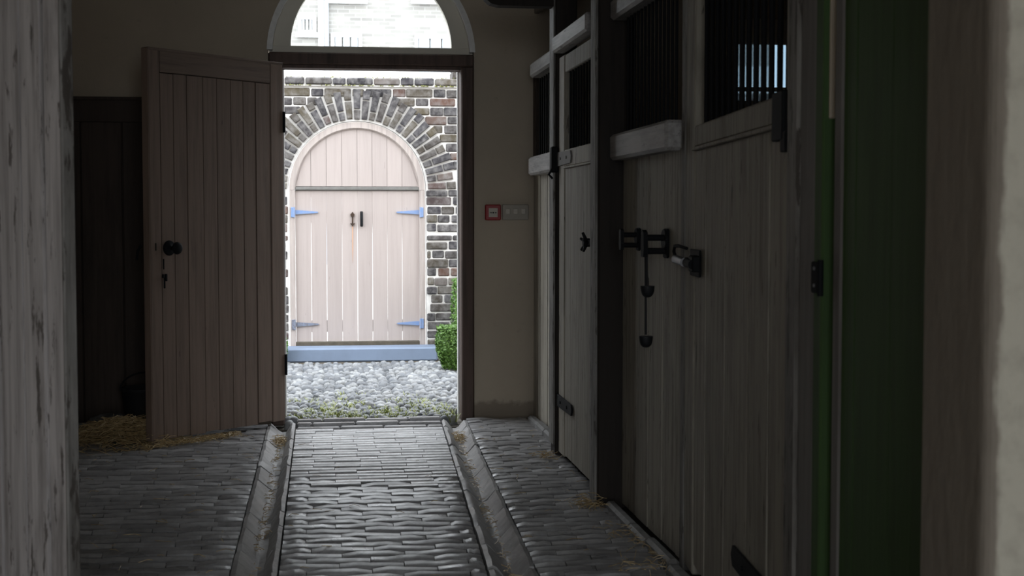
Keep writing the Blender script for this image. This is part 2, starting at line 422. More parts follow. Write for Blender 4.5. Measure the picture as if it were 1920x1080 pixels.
# ------------------------------------------------------------------ stone gutters
def gutter(label, xa, xb, lip_left):
    g = thing('drain_gutter', label, 'gutter', (0, 0, 0))
    y = 8.36; k = 0
    while y > 3.9:
        L = RND.uniform(.22, .40); ya, yb = y-L+.006, y
        mb = MB(); rings = 5
        tz = RND.uniform(-.005, .004)
        for i in range(rings):
            yy = ya+(yb-ya)*i/(rings-1); a, b = xa(yy)+.003, xb(yy)-.003; wd = b-a
            e = -.006 if i in (0, rings-1) else 0
            if lip_left: pr_ = [(0,-.07),(0,.004),(.10,.010),(.20,.002),(.42,-.040),(.55,-.045),(.66,-.036),(.90,.006),(1,.002),(1,-.07)]
            else: pr_ = [(0,-.07),(0,.002),(.10,.006),(.40,-.036),(.52,-.045),(.66,-.040),(.82,.000),(.90,.010),(1,.004),(1,-.07)]
            for (u, z) in pr_:
                mb.v.append((a+u*wd+RND.uniform(-.003,.003)*(0 < u < 1), yy, z+(tz+e+RND.uniform(-.003,.003) if z > -.06 else 0)))
        n = len(pr_)
        for i in range(rings-1):
            for q in range(n-1): c = i*n+q; mb.f.append((c, c+1, c+1+n, c+n))
        mb.f.append(tuple(range(n))); mb.f.append(tuple(range((rings-1)*n, rings*n))[::-1])
        obj('gutter_stone', mb, 'gutter_stone', g, True); y -= L; k += 1
    return g
gutter('worn stone gutter running to the foot of the open mauve door', lambda y: -.318, lambda y: -.156, False)
gutter('worn stone gutter nearer the row of stall fronts', gRL, gRR, True)

# ================================================================== DOORWAY
fr = thing('door_frame', 'dark brown timber frame of the arched doorway', 'door frame', (CX, YF, 0), kind='structure')
def L(mb): return mb
obj('transom', MB().box(-R0+.004, R0-.004, -.035, .11, 2.098, 2.168, .008).box(-R0+.05, R0-.05, -.02, .12, 2.078, 2.099, .004), 'brown_frame', fr)
for s in (-1, 1):
    a, b = sorted((s*(R0-.004), s*.527)); obj('jamb', MB().box(a, b, -.03, .12, -.03, 2.098, .008), 'brown_frame', fr)
    a, b = sorted((s*.532, s*.517)); obj('outer_stop', MB().box(a, b, .121, .16, -.03, 2.09, .003), 'white_paint', fr)
fl = thing('window_1', 'semicircular fanlight with a broad cream frame above the doorway', 'window', (CX, YF, ZS), kind='structure')
obj('frame', MB().arc_ring(0, .045, .475, .56, .03, .09).box(-.585, .585, .028, .09, .004, .047, .004), 'fan_frame', fl)
obj('frame', MB().arc_ring(0, .0, .556, .602, .04, .10), 'fan_frame', fl)
obj('plaster_bead', MB().arc_ring(0, 0, .580, .613, -.016, .04, .03, math.pi-.03), 'white_paint', fl, True)
g = MB(); n = 32; g.add([(.478*math.cos(math.pi*i/n), .06, .046+.478*math.sin(math.pi*i/n)) for i in range(n+1)], [tuple(range(n+1))])
obj('pane', g, 'glass', fl)

# the open plank door, local x from the free edge to the hinge edge, local -y is the face in view
A = math.radians(43.6)
dw = .975
dr = thing('plank_door', 'tall mauve-brown plank door standing open with a black knob', 'door', (-.888, 7.614, 0), math.pi/2-A)
zb, zt = .025, 2.085; T = .05
e2 = [.08]
js = [0, .080, .170, .262, .375, .475, .577, .670, .764, .875, dw]
obj('backing', MB().box(.004, dw-.004, .040, .046, zb+.01, zt-.01), 'paint_mauve', dr)
obj('stile', MB().box(js[0], js[1]-.003, 0, T, zb, zt, .005), 'paint_mauve', dr)
obj('stile', MB().box(js[-2]+.003, js[-1], 0, T, zb, zt, .004), 'paint_mauve', dr)
obj('top_rail', MB().box(js[1]-.001, js[-2]+.001, 0, T, 1.965, zt, .004), 'paint_mauve_rail', dr)
for i in range(1, 9):
    mb = MB(); a, b = js[i]+RND.uniform(.0018, .0038), js[i+1]-RND.uniform(.0018, .0038)
    plank('plank', dr, 'paint_mauve', a, b, .003+RND.uniform(0, .003), T-.006, zb+RND.uniform(0, .012), 1.962-RND.uniform(0, .004), 0)
obj('free_edge', MB().box(-.003, .001, .002, T, zb, zt, .001), 'paint_mauve', dr)
obj('top_edge', MB().box(.0, dw, -.003, T, zt-.010, zt+.004, .002), 'paint_mauve_rail', dr)
kn = obj('knob', MB().lathe([(.001,-.078),(.020,-.078),(.031,-.070),(.033,-.062),(.026,-.052),(.012,-.046),(.010,-.018),(.016,-.013),(.036,-.010),(.040,-.004),(.040,.002)], 20, 'y', (.126, 0, 1.042)), 'iron', dr, True)
kn['label'] = 'black iron door knob'
obj('keyhole', MB().box(.033, .041, -.002, .006, 1.03, 1.07, .002), 'iron', dr)
obj('lock_plate', MB().box(.083, .089, -.006, .002, .93, .985, .002).box(.075, .086, -.010, .002, .885, .905, .002).box(.094, .106, -.009, .002, .868, .906, .002).box(.086, .096, -.005, .002, .83, .89, .002), 'iron', dr)
obj('rim_latch', MB().box(.02, .11, T, T+.035, 1.0, 1.12, .006).tube([(.0, T+.02, 1.06), (-.012, T+.035, 1.03), (-.016, T+.04, .98)], .007), 'iron', dr)
for z in (.35, 1.75): obj('hinge', MB().tube([(dw+.004, -.002, z-.06), (dw+.004, -.002, z+.06)], .009), 'iron', dr)

# boarded panel against the end wall beside the door
bp = thing('boarded_panel', 'black-brown boarded panel on the end wall behind the open door', 'panel', (XL, YF, 0))
obj('backing', MB().box(.006, 1.10, -.012, -.001, .0, 1.88), 'dark_wood', bp)
xs = [.004, .078, .31, .545, .78, 1.10]
for i in range(5): obj('board', MB().box(xs[i]+.003, xs[i+1]-.003, -.036+RND.uniform(0,.004), -.012, .0, 1.80, .004), 'dark_wood', bp)
obj('top_board', MB().box(.002, 1.10, -.05, -.036, 1.75, 1.885, .004).box(.002, 1.10, -.06, -.01, 1.875, 1.895, .003), 'dark_wood', bp)
# black bucket behind the door, slab and straw
bk = thing('bucket', 'black rubber bucket half hidden behind the open mauve door', 'bucket', (-.99, 8.20, -.004))
obj('body', MB().lathe([(.075,0),(.10,.004),(.118,.10),(.135,.22),(.140,.235),(.146,.235),(.146,.25),(.134,.25),(.128,.22),(.105,.03),(.02,.02)], 24), 'rubber', bk, True)
obj('handle', MB().tube([(.14*math.cos(a), -.02, .235+.10*math.sin(a)) for a in [math.pi*i/12 for i in range(13)]], .005, 6), 'iron', bk, True)
rs = random.Random(5)
mb = MB(); mb.box(-1.44, -1.02, 8.26, 8.32, -.01, .035, .008)
tag(obj('stone_slab', mb, 'kerb'), 'long low stone sill lying before the boarded panel', 'slab')
mb = MB()
ico = bmesh.new(); bmesh.ops.create_icosphere(ico, subdivisions=3, radius=1)
mb.add([(v.co.x*.14*(1+rs.uniform(-.1,.1)), v.co.y*.06*(1+rs.uniform(-.1,.1)), max(v.co.z, -.55)*.050*(1+rs.uniform(-.2,.2))) for v in ico.verts], [[v.index for v in f.verts] for f in ico.faces]); ico.free()
tag(obj('field_stone', mb, 'kerb', loc=(-1.21, 8.39, .022)), 'rough flat stone at the foot of the boarded panel', 'stone')

# ================================================================== STALL FRONTS (right)
def bar(parent, x, y, z0, z1, r=.0055):
    o = link('bar', BAR, parent, (x, y, (z0+z1)/2)); o.scale = (r/.0065, r/.0065, z1-z0)
BAR = MB().tube([(0,0,-.5),(0,0,.5)], .0065, 8).mesh('bar', 'bar_iron', True)
def strap(parent, x, ya, yb, z, h=.05, mat='iron', name='strap_hinge'):   # tapering strap lying on a face of constant x
    mb = MB(); mb.prism([(ya, z-h/2), (yb, z-h*.42), (yb-(.02 if yb < ya else -.02), z), (yb, z+h*.42), (ya, z+h/2)], 0, x-.008, x)
    for q in (.3, .75): mb.lathe([(.007,-.013),(.007,-.007)], 8, 'x', (x, ya+(yb-ya)*q, z))
    return obj(name, mb, mat, parent)

# stall front beside the end wall
s1 = thing('stall_front', 'short barred stall front between the end wall and the slim post', 'stall front', (1.272, 7.18, 0))
obj('backing', MB().box(.021, .033, .036, 1.31, 0, 1.5), 'stall_wood', s1)
for i in range(5): plank('board', s1, 'stall_wood', -.006+RND.uniform(0,.003), .02, max(.262*i+.005, .04), .262*i+.257, -.02, 1.46, 1)
obj('lower_rail', MB().box(-.072, .03, .036, 1.08, 1.447, 1.553, .012), 'stall_rail', s1)
obj('upper_rail', MB().box(-.072, .03, .036, 1.02, 2.008, 2.092, .012), 'stall_rail', s1)
obj('end_stile', MB().box(-.01, .05, 1.22, 1.31, 1.46, 2.09, .005), 'dark_wood', s1)
for i in range(12): bar(s1, -.01, .12+i*.083, 1.55, 2.01)
# slim post
p1 = thing('timber_post', 'slim dark timber post hung with cobwebs, standing by the far stall', 'post', (1.2, 7.12, 0))
obj('shaft', MB().box(-.034, .075, -.045, .09, -.03, 2.6, .006), 'post_black', p1)
obj('face_board', MB().box(-.044, -.034, -.042, .088, .05, 2.6, .003), 'post_face', p1)
obj('bracket_arm', MB().prism([(-.39, 2.345), (-.395, 2.32), (-.385, 2.29), (-.36, 2.268), (-.32, 2.258), (-.034, 2.258), (-.034, 2.36), (-.30, 2.36)], 1, -.04, .05), 'post_black', p1)
obj('latch_block', MB().box(-.056, -.02, -.06, .0, 1.43, 1.56, .006).tube([(-.05,-.05,1.40),(-.07,-.06,1.42),(-.05,-.05,1.45)], .006, 6), 'iron', p1)
# stall door
s2 = thing('stall_door', 'pale grey plank stall door with a small barred opening', 'stall door', (1.18, 5.99, 0))
D2 = 1.06; X = 0
obj('backing', MB().box(.030, .04, .01, D2, .03, 1.46), 'stall_wood', s2)
obj('stile', MB().box(0, .045, 0, .15, .02, 2.5, .006), 'post_face', s2)
obj('stile', MB().box(.0, .045, D2-.155, D2, .02, 2.0, .005), 'stall_wood', s2)
obj('top_panel', MB().box(.004, .04, .152, D2-.157, 1.912, 1.998, .004), 'stall_wood', s2)
obj('middle_rail', MB().box(.0, .045, .152, D2-.157, 1.453, 1.535, .004).box(-.006, .01, .16, D2-.16, 1.444, 1.453, .002), 'stall_wood', s2)
for (a, b) in ((.155, .222), (.230, .528), (.537, .898)): plank('plank', s2, 'stall_wood', .003+RND.uniform(0,.003), .03, a, b, .03, 1.443, 1)
obj('upper_rail', MB().box(-.04, .03, .142, D2-.02, 2.018, 2.100, .010), 'stall_rail', s2)
for i in range(10): bar(s2, .02, .20+i*.0715, 1.53, 1.915)
strap(s2, 0, D2+.02, .70, 1.495, .07, 'grey_trim'); strap(s2, 0, D2+.02, .67, .285, .062)
mb = MB(); cx_, cy_, cz_ = -.012, .235, 1.095
for a in (0, 1, 2, 3, 4): mb.tube([(cx_, cy_, cz_), (cx_-.02, cy_+.045*math.cos(a*1.257+.4), cz_+.045*math.sin(a*1.257+.4))], [.010, .006], 6)
mb.lathe([(.02,-.03),(.02,0)], 10, 'x', (0, cy_, cz_)); mb.box(-.015, 0, .09, .24, cz_-.012, cz_+.012, .003)
obj('star_latch', mb, 'iron', s2)
# stout post
p2 = thing('timber_post', 'stout black timber post between the stall door and the wide barred front', 'post', (1.2, 5.92, 0))
obj('shaft', MB().box(-.052, .10, -.055, .065, -.03, 2.7, .008), 'post_black', p2)
obj('face_board', MB().box(-.064, -.052, -.052, .062, .0, 2.7, .004), 'post_face', p2)
# wide stall front
s3 = thing('stall_front', 'wide barred stall front carrying the twin iron brackets', 'stall front', (1.25, 4.86, 0))
obj('backing', MB().box(.026, .038, .0, 1.0, 0, 1.45), 'stall_wood', s3)
ys = [0, .082, .290, .516, .723, 1.0]
for i in range(5): plank('board', s3, 'stall_wood', RND.uniform(0,.004), .025, ys[i]+.007, ys[i+1]-.007, .0, 1.452, 1)
obj('lower_rail', MB().box(-.055, .03, .03, 1.003, 1.445, 1.552, .012), 'stall_rail', s3)
obj('upper_rail', MB().box(-.055, .03, .03, 1.003, 2.025, 2.11, .012), 'stall_rail', s3)
for i in range(14): bar(s3, 0, .09+i*.062, 1.55, 2.03)
obj('end_stile', MB().box(-.004, .06, -.055, .0, -.03, 2.5, .006), 'post_face', s3)
# near stall door, set slightly askew; local y runs away from the camera
A4 = math.radians(5.29)
s4 = thing('stall_door', 'dark grey plank stall door with a padlocked bolt and long iron bars', 'stall door', (1.1085, 3.29, 0), -A4)
D4 = 1.52
jj = [.0, .222, .490, .822, 1.146, 1.352, D4]
obj('backing', MB().box(.031, .042, .01, D4-.01, .05, 1.44), 'stall_wood', s4)
obj('stile', MB().box(0, .05, 1.354, D4, .0, 2.3, .005), 'stall_wood', s4)
obj('stile', MB().box(.002, .05, 0.0, .05, 1.44, 2.3, .005), 'stall_wood', s4)
for i in range(5): plank('plank', s4, 'stall_wood', .001+RND.uniform(0,.004), .03, jj[i]+.009, jj[i+1]-.009, .04, 1.43, 1)
obj('middle_rail', MB().box(.0, .045, .052, 1.352, 1.443, 1.515, .006).box(-.010, .01, .07, 1.352, 1.432, 1.443, .002), 'stall_wood', s4)
obj('top_rail', MB().box(.0, .045, .05, 1.352, 2.15, 2.3, .004), 'stall_wood', s4)
for i in range(13): bar(s4, .022, .11+i*.095, 1.51, 2.16, .008)
obj('corner_plate', MB().box(-.012, .01, .035, .145, 1.40, 1.52, .003).box(-.010, .01, .01, .06, 1.37, 1.42, .003), 'iron', s4)
strap(s4, 0, .02, .62, .245, .07)
# barrel bolt with padlock
bo = thing('bolt', 'iron barrel bolt with a steel padlock on the dark grey stall door', 'bolt', (1.2372, 4.684, 1.06), -A4)
obj('plate', MB().box(-.008, -.001, -.20, -.02, -.045, .045, .004), 'iron', bo)
obj('barrel', MB().tube([(-.025, -.05, 0), (-.025, -.19, -.003)], .017, 10).box(-.03, -.004, -.20, -.12, -.028, .025, .004), 'iron', bo, True)
obj('padlock_body', MB().tube([(-.034, .12, .005), (-.034, -.07, .0)], .015, 12), 'steel', bo, True)
obj('shackle', MB().tube([(-.034, .12, .012), (-.034, .16, .03), (-.034, .14, .05), (-.03, .08, .052), (-.012, .02, .045)], .006, 8), 'iron', bo, True)
# frame pieces between the near stall door and the green leaf
f4 = thing('door_post', 'rough worn grey post beside the padlocked stall door', 'post', (1.106, 3.235, 0), -A4)
obj('shaft', MB().box(-.012, .05, -.055, .048, -.03, 2.6, .008), 'post_face', f4)
f5 = thing('door_lining', 'grey board lining with a green edge strip and small hinge', 'door lining', (1.1, 3.10, 0))
obj('board', MB().box(-.006, .05, -.03, .07, -.03, 2.6, .005), 'grey_trim', f5)
obj('edge_strip', MB().box(-.008, .05, -.082, -.032, -.03, 2.6, .004), 'green_paint', f5)
obj('light_crack_strip', MB().box(.004, .018, -.090, -.0825, 1.43, 2.6, .002), 'crack_light', f5)  # strip added to imitate a crack of light in the gap
hg = obj('hinge', MB().box(-.014, -.007, -.084, -.030, 1.045, 1.115, .003).tube([(-.012, -.088, 1.04), (-.012, -.088, 1.12)], .007), 'iron', f5)
for z in (1.062, 1.10): obj('screw', MB().lathe([(.004,-.017),(.005,-.012)], 10, 'x', (0, -.055, z)), 'steel', hg)
gd = thing('green_door', 'dark green plank door leaf beside the plaster pier', 'door', (1.1, 2.30, 0))
obj('backing', MB().box(.031, .04, .0, .61, .02, 2.6), 'green_paint', gd)
for (a, b) in ((0, .16), (.162, .35), (.352, .535), (.541, .61)): plank('plank', gd, 'green_paint', 0, .03, a, b, .01, 2.6, 1)
obj('edge_lipping', MB().box(-.004, .04, .612, .66, .01, 2.6, .006), 'grey_trim', gd)

# iron brackets, cord and toggles on the wide stall front
def reel(label, y, z, sc_):
    t_ = thing('twin_bar_bracket', label, 'bracket', (1.25, y, z)); s = sc_
    obj('wall_plate', MB().box(-.010, .0, -.035*s, .035*s, -.055*s, .065*s, .008).lathe([(.042*s,-.016),(.042*s,-.006)], 18, 'x', (0, 0, .02*s)), 'iron', t_)
    for zz in (.028*s, -.026*s): obj('bar', MB().tube([(-.01, 0, zz), (-.09*s, 0, zz)], .013*s, 10), 'iron', t_, True)
    obj('front_plate', MB().prism([(-.020*s, -.05*s), (.020*s, -.05*s), (.028*s, -.02*s), (.024*s, .05*s), (0, .06*s), (-.024*s, .05*s), (-.028*s, -.02*s)], 0, -.105*s, -.088*s), 'iron', t_)
    return t_
reel('black iron twin-bar bracket beside the stout post', 5.53, 1.118, .76)
rb = reel('black iron twin-bar bracket with the hanging cord, nearer the padlock', 5.07, 1.11, .90)
cd = thing('toggle_cord', 'black cord with two rubber toggles hanging from the iron bracket', 'cord', (1.25-.080, 5.07, 1.09))
obj('cord', MB().tube([(.0, .012, .045), (.0, .0, .06), (.0, -.012, .045), (.002, -.008, -.08), (.004, -.010, -.145)], .0042, 6), 'cord_black', cd, True)
obj('cord', MB().tube([(.0, .012, .045), (.002, .012, -.10), (.004, .014, -.31)], .0042, 6), 'cord_black', cd, True)
for (yy, z) in ((-.010, -.15), (.012, -.335)):
    obj('toggle', MB().lathe([(.003,-.022),(.012,-.020),(.020,-.012),(.024,0),(.026,.014),(.026,.020),(.004,.021)], 16, 'z', (.004, yy, z)), 'rubber', cd, True)

# kerb stones under the stalls
def kerb(label, x0, x1, y0, y1):
    k = thing('stone_kerb', label, 'kerb', (0,0,0)); y = y1
    while y > y0+.05:
        Ls = min(RND.uniform(.28, .45), y-y0); mb = MB().box(x0+RND.uniform(-.006,.006), x1, y-Ls+.006, y, -.03, .03+RND.uniform(-.008,.006), .012)
        obj('kerb_stone', mb, 'kerb', k); y -= Ls
kerb('low stone kerb along the foot of the wide barred stall front', 1.165, 1.214, 4.50, 5.80)
kerb('low stone kerb along the short stall front by the end wall', 1.205, 1.262, 7.24, 8.36)

# ------------------------------------------------------------------ call point and switches on the end wall
cp = thing('fire_call_point', 'red fire alarm call point on the end wall', 'call point', (1.018, YF, 1.232))
obj('housing', MB().box(-.047, .047, -.035, 0, -.047, .047, .005), 'red_plastic', cp)
pl = obj('break_glass', MB().box(-.027, .027, -.038, -.034, -.028, .026, .001), 'cream_plastic', cp)
mk = MB(); yy = -.0385
mk.lathe([(.005,-.0392),(.005,-.0382)], 12, 'y', (0, 0, -.002))
for s in (-1, 1): mk.prism([(s*.008,-.002),(s*.014,.003),(s*.014,-.0005),(s*.021,-.0005),(s*.021,-.0035),(s*.014,-.0035),(s*.014,-.007)], 1, -.0392, -.0382)
obj('press_mark', mk, 'black_print', pl)
sw = thing('switch_panel', 'cream three-gang switch panel beside the red call point', 'switch', (1.155, YF, 1.233))
obj('plate', MB().box(-.080, .080, -.022, 0, -.047, .047, .004), 'switch_cream', sw)
for i in (-1, 0, 1): obj('rocker', MB().box(i*.047-.014, i*.047+.014, -.027, -.020, -.012, .022, .003), 'cream_plastic', sw)

# ================================================================== NEAR OPEN DOOR (left)
nl = thing('plank_door', 'weathered pale grey plank door with dark grooves, opposite the green door', 'door', (-.592, 3.40, 0), math.radians(135))
# local x runs along the leaf away from its free edge, local +y is the face in view
obj('backing', MB().box(.01, 1.2, -.030, -.0265, .03, 2.6), 'near_door', nl)
x = 0.0
for i, wd in enumerate((.078, .088, .104, .10, .10, .10, .10, .10, .10, .10, .10, .10)):
    plank('plank', nl, 'near_door', x+.006, x+wd-.006, -.026, -.001+RND.uniform(-.003, .002), .02, 2.6, 0); x += wd
obj('edge_lipping', MB().box(-.006, .004, -.030, .004, .02, 2.6, .003), 'post_face', nl)

# ================================================================== STALL WINDOW
wn = thing('window_2', 'small bright window at the back of the stall behind bars', 'window', ((wx0+wx1)/2, YF, wz0), kind='structure')
ww, hh = (wx1-wx0)/2, wz1-wz0
f = MB(); f.box(-ww, -ww+.04, .05, .10, 0, hh); f.box(ww-.04, ww, .05, .10, 0, hh); f.box(-ww+.04, ww-.04, .05, .10, 0, .06); f.box(-ww+.04, ww-.04, .05, .10, hh-.15, hh); f.box(-ww+.04, ww-.04, .06, .09, .12, .145)
obj('frame', f, 'fan_frame', wn)
obj('pane', MB().box(-ww+.04, ww-.04, .072, .076, .06, hh-.15), 'dim_glass', wn)

# ================================================================== COURTYARD
YG = 12.0
wall = MB(); GX, GZ, GR, GB = .299, 1.425, .575, .12
wall.box(-4, GX-GR, YG+.012, YG+.30, -.06, 2.285); wall.box(GX+GR, 5, YG+.012, YG+.30, -.06, 2.285)
for i in range(28):
    a0, a1 = math.pi*i/28, math.pi*(i+1)/28
    p0 = (GX+GR*math.cos(a0), GZ+GR*math.sin(a0)); p1 = (GX+GR*math.cos(a1), GZ+GR*math.sin(a1))
    wall.prism([p0, (p0[0], 2.285), (p1[0], 2.285), p1], 1, YG+.012, YG+.30)
cw = struct('wall_courtyard', wall, 'mortar', 'old dark brick courtyard wall with an arched brick surround', 'wall')
rb_ = random.Random(21)
far_bricks = MB()
RO = .835
for k in range(30):
    z0 = .02+k*.0752; z1 = z0+.066
    if z1 > 2.283: break
    zc = (z0+z1)/2
    if k in (13, 18): z1 -= .018                                # two thick mortar beds
    if zc < GZ: ex = GR+.006
    else:
        d = RO**2-(z1-GZ)**2; ex = math.sqrt(d)+.004 if d > 0 else 0
        if zc-GZ < .02: ex = RO
    segs = [(-4, GX-ex), (GX+ex, 5)] if ex > 0 else [(-4, 5)]
    x = -4-rb_.uniform(0, .3); q = k % 2
    while x < 5:
        wd = .215 if q else .1025; q = 1-q; bx0, bx1 = x, x+wd; x += wd+.011
        for (a, b) in segs:
            c0, c1 = max(a, bx0), min(b, bx1)
            if c1-c0 < .03: continue
            j = lambda s=.004: rb_.uniform(-s, s)
            if -.62 < (c0+c1)/2 < 1.62:
                mb = MB().box(c0+j(.005), c1+j(.005), YG+j(.006), YG+.09, z0+j(.004), z1+j(.004), .008); obj('brick', mb, 'wall_brick', cw)
            else: far_bricks.box(c0, c1, YG+j(.005), YG+.09, z0, z1, .008)
o = obj('brickwork', far_bricks, 'wall_brick', cw); o['kind'] = 'stuff'
def vous(r0, r1, a, da):
    mb = MB(); t0, t1 = a-da/2, a+da/2; y0 = YG-.012+rb_.uniform(-.005,.005); b = .006
    P = lambda r, t, y: (GX+r*math.cos(t), y, GZ+r*math.sin(t))
    vs = []
    for (rr0, rr1, ta, tb, y) in ((r0+b, r1-b, t0+b/r0, t1-b/r0, y0), (r0, r1, t0, t1, y0+b), (r0, r1, t0, t1, YG+.09)):
        vs += [P(rr0, ta, y), P(rr1, ta, y), P(rr1, tb, y), P(rr0, tb, y)]
    fs = [(0,1,2,3)]
    for l in (0, 4):
        for k in range(4): fs.append((l+k, l+(k+1)%4, l+4+(k+1)%4, l+4+k))
    fs.append((8,9,10,11)); mb.add(vs, fs); obj('brick', mb, 'wall_brick', cw)
nv = 31
for i in range(nv):
    a = math.pi*(i+.5)/nv; da = math.pi/nv*.76; top = RO-.006+rb_.uniform(-.02, .015)
    if i % 2: s = .66+rb_.uniform(-.012, .012)
    else: s = .745+rb_.uniform(-.012, .012)
    vous(.590+rb_.uniform(-.004,.008), s-.006, a, da); vous(s+.006, top, a, da*.98)
# brick coping
cop = thing('wall_coping', 'mossy row of brick coping along the top of the courtyard wall', 'coping', (0, YG, 2.285))
x = -1.2; q = 0
while x < 2.4:
    wd = (.215, .105, .215, .215, .105, .16)[q % 6]; q += 1
    obj('brick', MB().box(x, x+wd, -.030+rb_.uniform(-.004,.004), .32, .012, .072+rb_.uniform(-.003,.004), .010), 'wall_brick', cop); x += wd+.010
obj('mortar_bed', MB().box(-1.2, x, -.012, .31, .0, .06), 'mortar', cop)
mb = MB()
for i in range(260):
    px, pz = rb_.uniform(-.4, 1.4), rb_.choice((.006, .076)); mb.lathe([(.002,-.004),(rb_.uniform(.004,.010),0),(.002,rb_.uniform(.003,.008))], 5, 'z', (px, -.028+rb_.uniform(-.01,.02 if pz < .05 else .2), pz))
o = obj('moss', mb, 'moss', cop); o['kind'] = 'stuff'
st2 = thing('wall_stub', 'raised brick stub standing on the coping of the courtyard wall', 'wall stub', (1.10, YG, 2.361))
for i, (a, b) in enumerate(((0, .06), (.07, .175), (.185, .40), (.41, .62))):
    for kz in range(3): obj('brick', MB().box(a, b, .0, .28, kz*.075, kz*.075+.067, .008), 'wall_brick', st2)
# gate frame, arched boarding and two leaves
gf = thing('arched_gateway', 'pale arched timber gate frame with boarded arch head', 'gateway', (GX, YG+.02, GB))
gz = GZ-GB; ri = .518
obj('arch_frame', MB().arc_ring(0, gz, ri, .566, .0, .07).arc_ring(0, gz, ri-.008, ri+.004, .012, .05), 'paint_gate_frame', gf, True)
for s in (-1, 1):
    a, b = sorted((s*ri, s*.566)); obj('jamb', MB().box(a, b, .0, .07, -.02, gz, .004), 'paint_gate_frame', gf)
obj('transom', MB().box(-ri, ri, .006, .075, gz-.002, gz+.026, .004), 'transom_grey', gf)
obj('stop_board', MB().box(-ri, ri, .052, .075, gz-.06, gz-.002), 'transom_grey', gf)
obj('arch_backing', MB().prism([((ri-.006)*math.cos(math.pi*k/24), gz+.027+(ri-.034)*math.sin(math.pi*k/24)) for k in range(25)], 1, .052, .062), 'transom_grey', gf)
obj('sill', MB().box(-ri, ri, .0, .07, -.02, .03, .003), 'step_base', gf)
GJ = [-.5175, -.386, -.258, -.129, 0, .125, .250, .375, .5175]
for i in range(8):
    a, b = GJ[i]+.0012, GJ[i+1]-.0012
    R_ = ri-.004
    top = [(xx, gz+math.sqrt(max(R_**2-xx**2, .0004))) for xx in [b+(a-b)*k/8 for k in range(9)]]
    obj('plank', MB().prism([(a, gz+.03), (b, gz+.03)]+top, 1, .026, .050), 'paint_gate', gf)
def gate_leaf(label, idx, hs):
    gl = thing('gate_leaf', label, 'gate', (GX, YG+.02, GB))
    for i in idx:
        gap = RND.uniform(.0010, .0014)
        q1, q2 = RND.uniform(-.0006, .0005), RND.uniform(-.0006, .0005); yo = .024+RND.uniform(0, .003); a, b = GJ[i], GJ[i+1]
        obj('plank', MB().prism([(a+gap+q1, .034), (b-gap-q2, .034), (b-gap-q2, .86), (b-gap+.0008, 1.04), (b-gap+.0008, gz-.006), (a+gap-.0008, gz-.006), (a+gap-.0008, 1.04), (a+gap+q1, .86)], 1, yo, .046), 'paint_gate', gl)
    x0, x1 = GJ[idx[0]], GJ[idx[-1]+1]
    for z in (.16, 1.08): obj('ledge', MB().box(x0+.01, x1-.01, .047, .07, z-.05, z+.05, .003), 'paint_gate', gl)
    for z, m_ in ((.178, hs[1]), (1.118, hs[0])):
        e = -.535 if x0 < -.3 else .535; s = 1 if e < 0 else -1
        mb = MB().prism([(e, z-.020), (e+s*.20, z-.006), (e+s*.21, z), (e+s*.20, z+.006), (e, z+.020)], 1, .012, .023).box(min(e-s*.018, e+s*.014), max(e-s*.018, e+s*.014), -.012, .004, z-.042, z+.042, .003)
        mb.tube([(e+s*.008, -.008, z-.042), (e+s*.008, -.008, z+.042)], .008, 8); obj('strap_hinge', mb, m_, gl)
    return gl
g1 = gate_leaf('pale pink plank gate leaf with an ornate keyhole plate', (0,1,2,3), ('blue_hinge', 'grey_hinge'))
g2 = gate_leaf('pale pink plank gate leaf with a black pull handle', (4,5,6,7), ('blue_hinge', 'blue_hinge'))
ke = MB(); kx, kz = -.042, 1.18-GB
for s in (1, -1): ke.prism([(kx, kz+s*.062), (kx-.020, kz+s*.034), (kx-.006, kz+s*.036), (kx-.005, kz), (kx+.005, kz), (kx+.006, kz+s*.036), (kx+.020, kz+s*.034)], 1, .012, .024)
ke.lathe([(.014,.010),(.014,.024)], 12, 'y', (kx, 0, kz+.03)); obj('keyhole_plate', ke, 'rust_iron', g1)
obj('pull_handle', MB().tube([(.034,.02,kz+.055),(.034,-.012,kz+.048),(.034,-.02,kz),(.034,-.012,kz-.048),(.034,.02,kz-.055)], .008, 8).box(.022,.046,.014,.025,kz-.062,kz+.066,.004), 'iron', g2)
m, t, b = nt('rust_run'); b.inputs['Base Color'].default_value = (.55,.33,.22,1); b.inputs['Roughness'].default_value = .8
obj('rust_stain', MB().prism([(kx-.004, kz-.06), (kx+.005, kz-.06), (kx+.004, kz-.25), (kx, kz-.37), (kx-.003, kz-.25)], 1, .0225, .0245), 'rust_run', g1)
# stone step, blue sky reflection put into its colour
sp = thing('stone_step', 'grey stone doorstep painted with blue sky reflection in front of the arched gate', 'step', (.315, 11.9, -.05))
stp = MB().box(-.625, .635, -.15, .105, .055, .170, .012); obj('slab', stp, 'sky_tinted_stone', sp)
obj('footing', MB().box(-.62, .66, -.165, .10, -.01, .054, .01), 'step_base', sp)
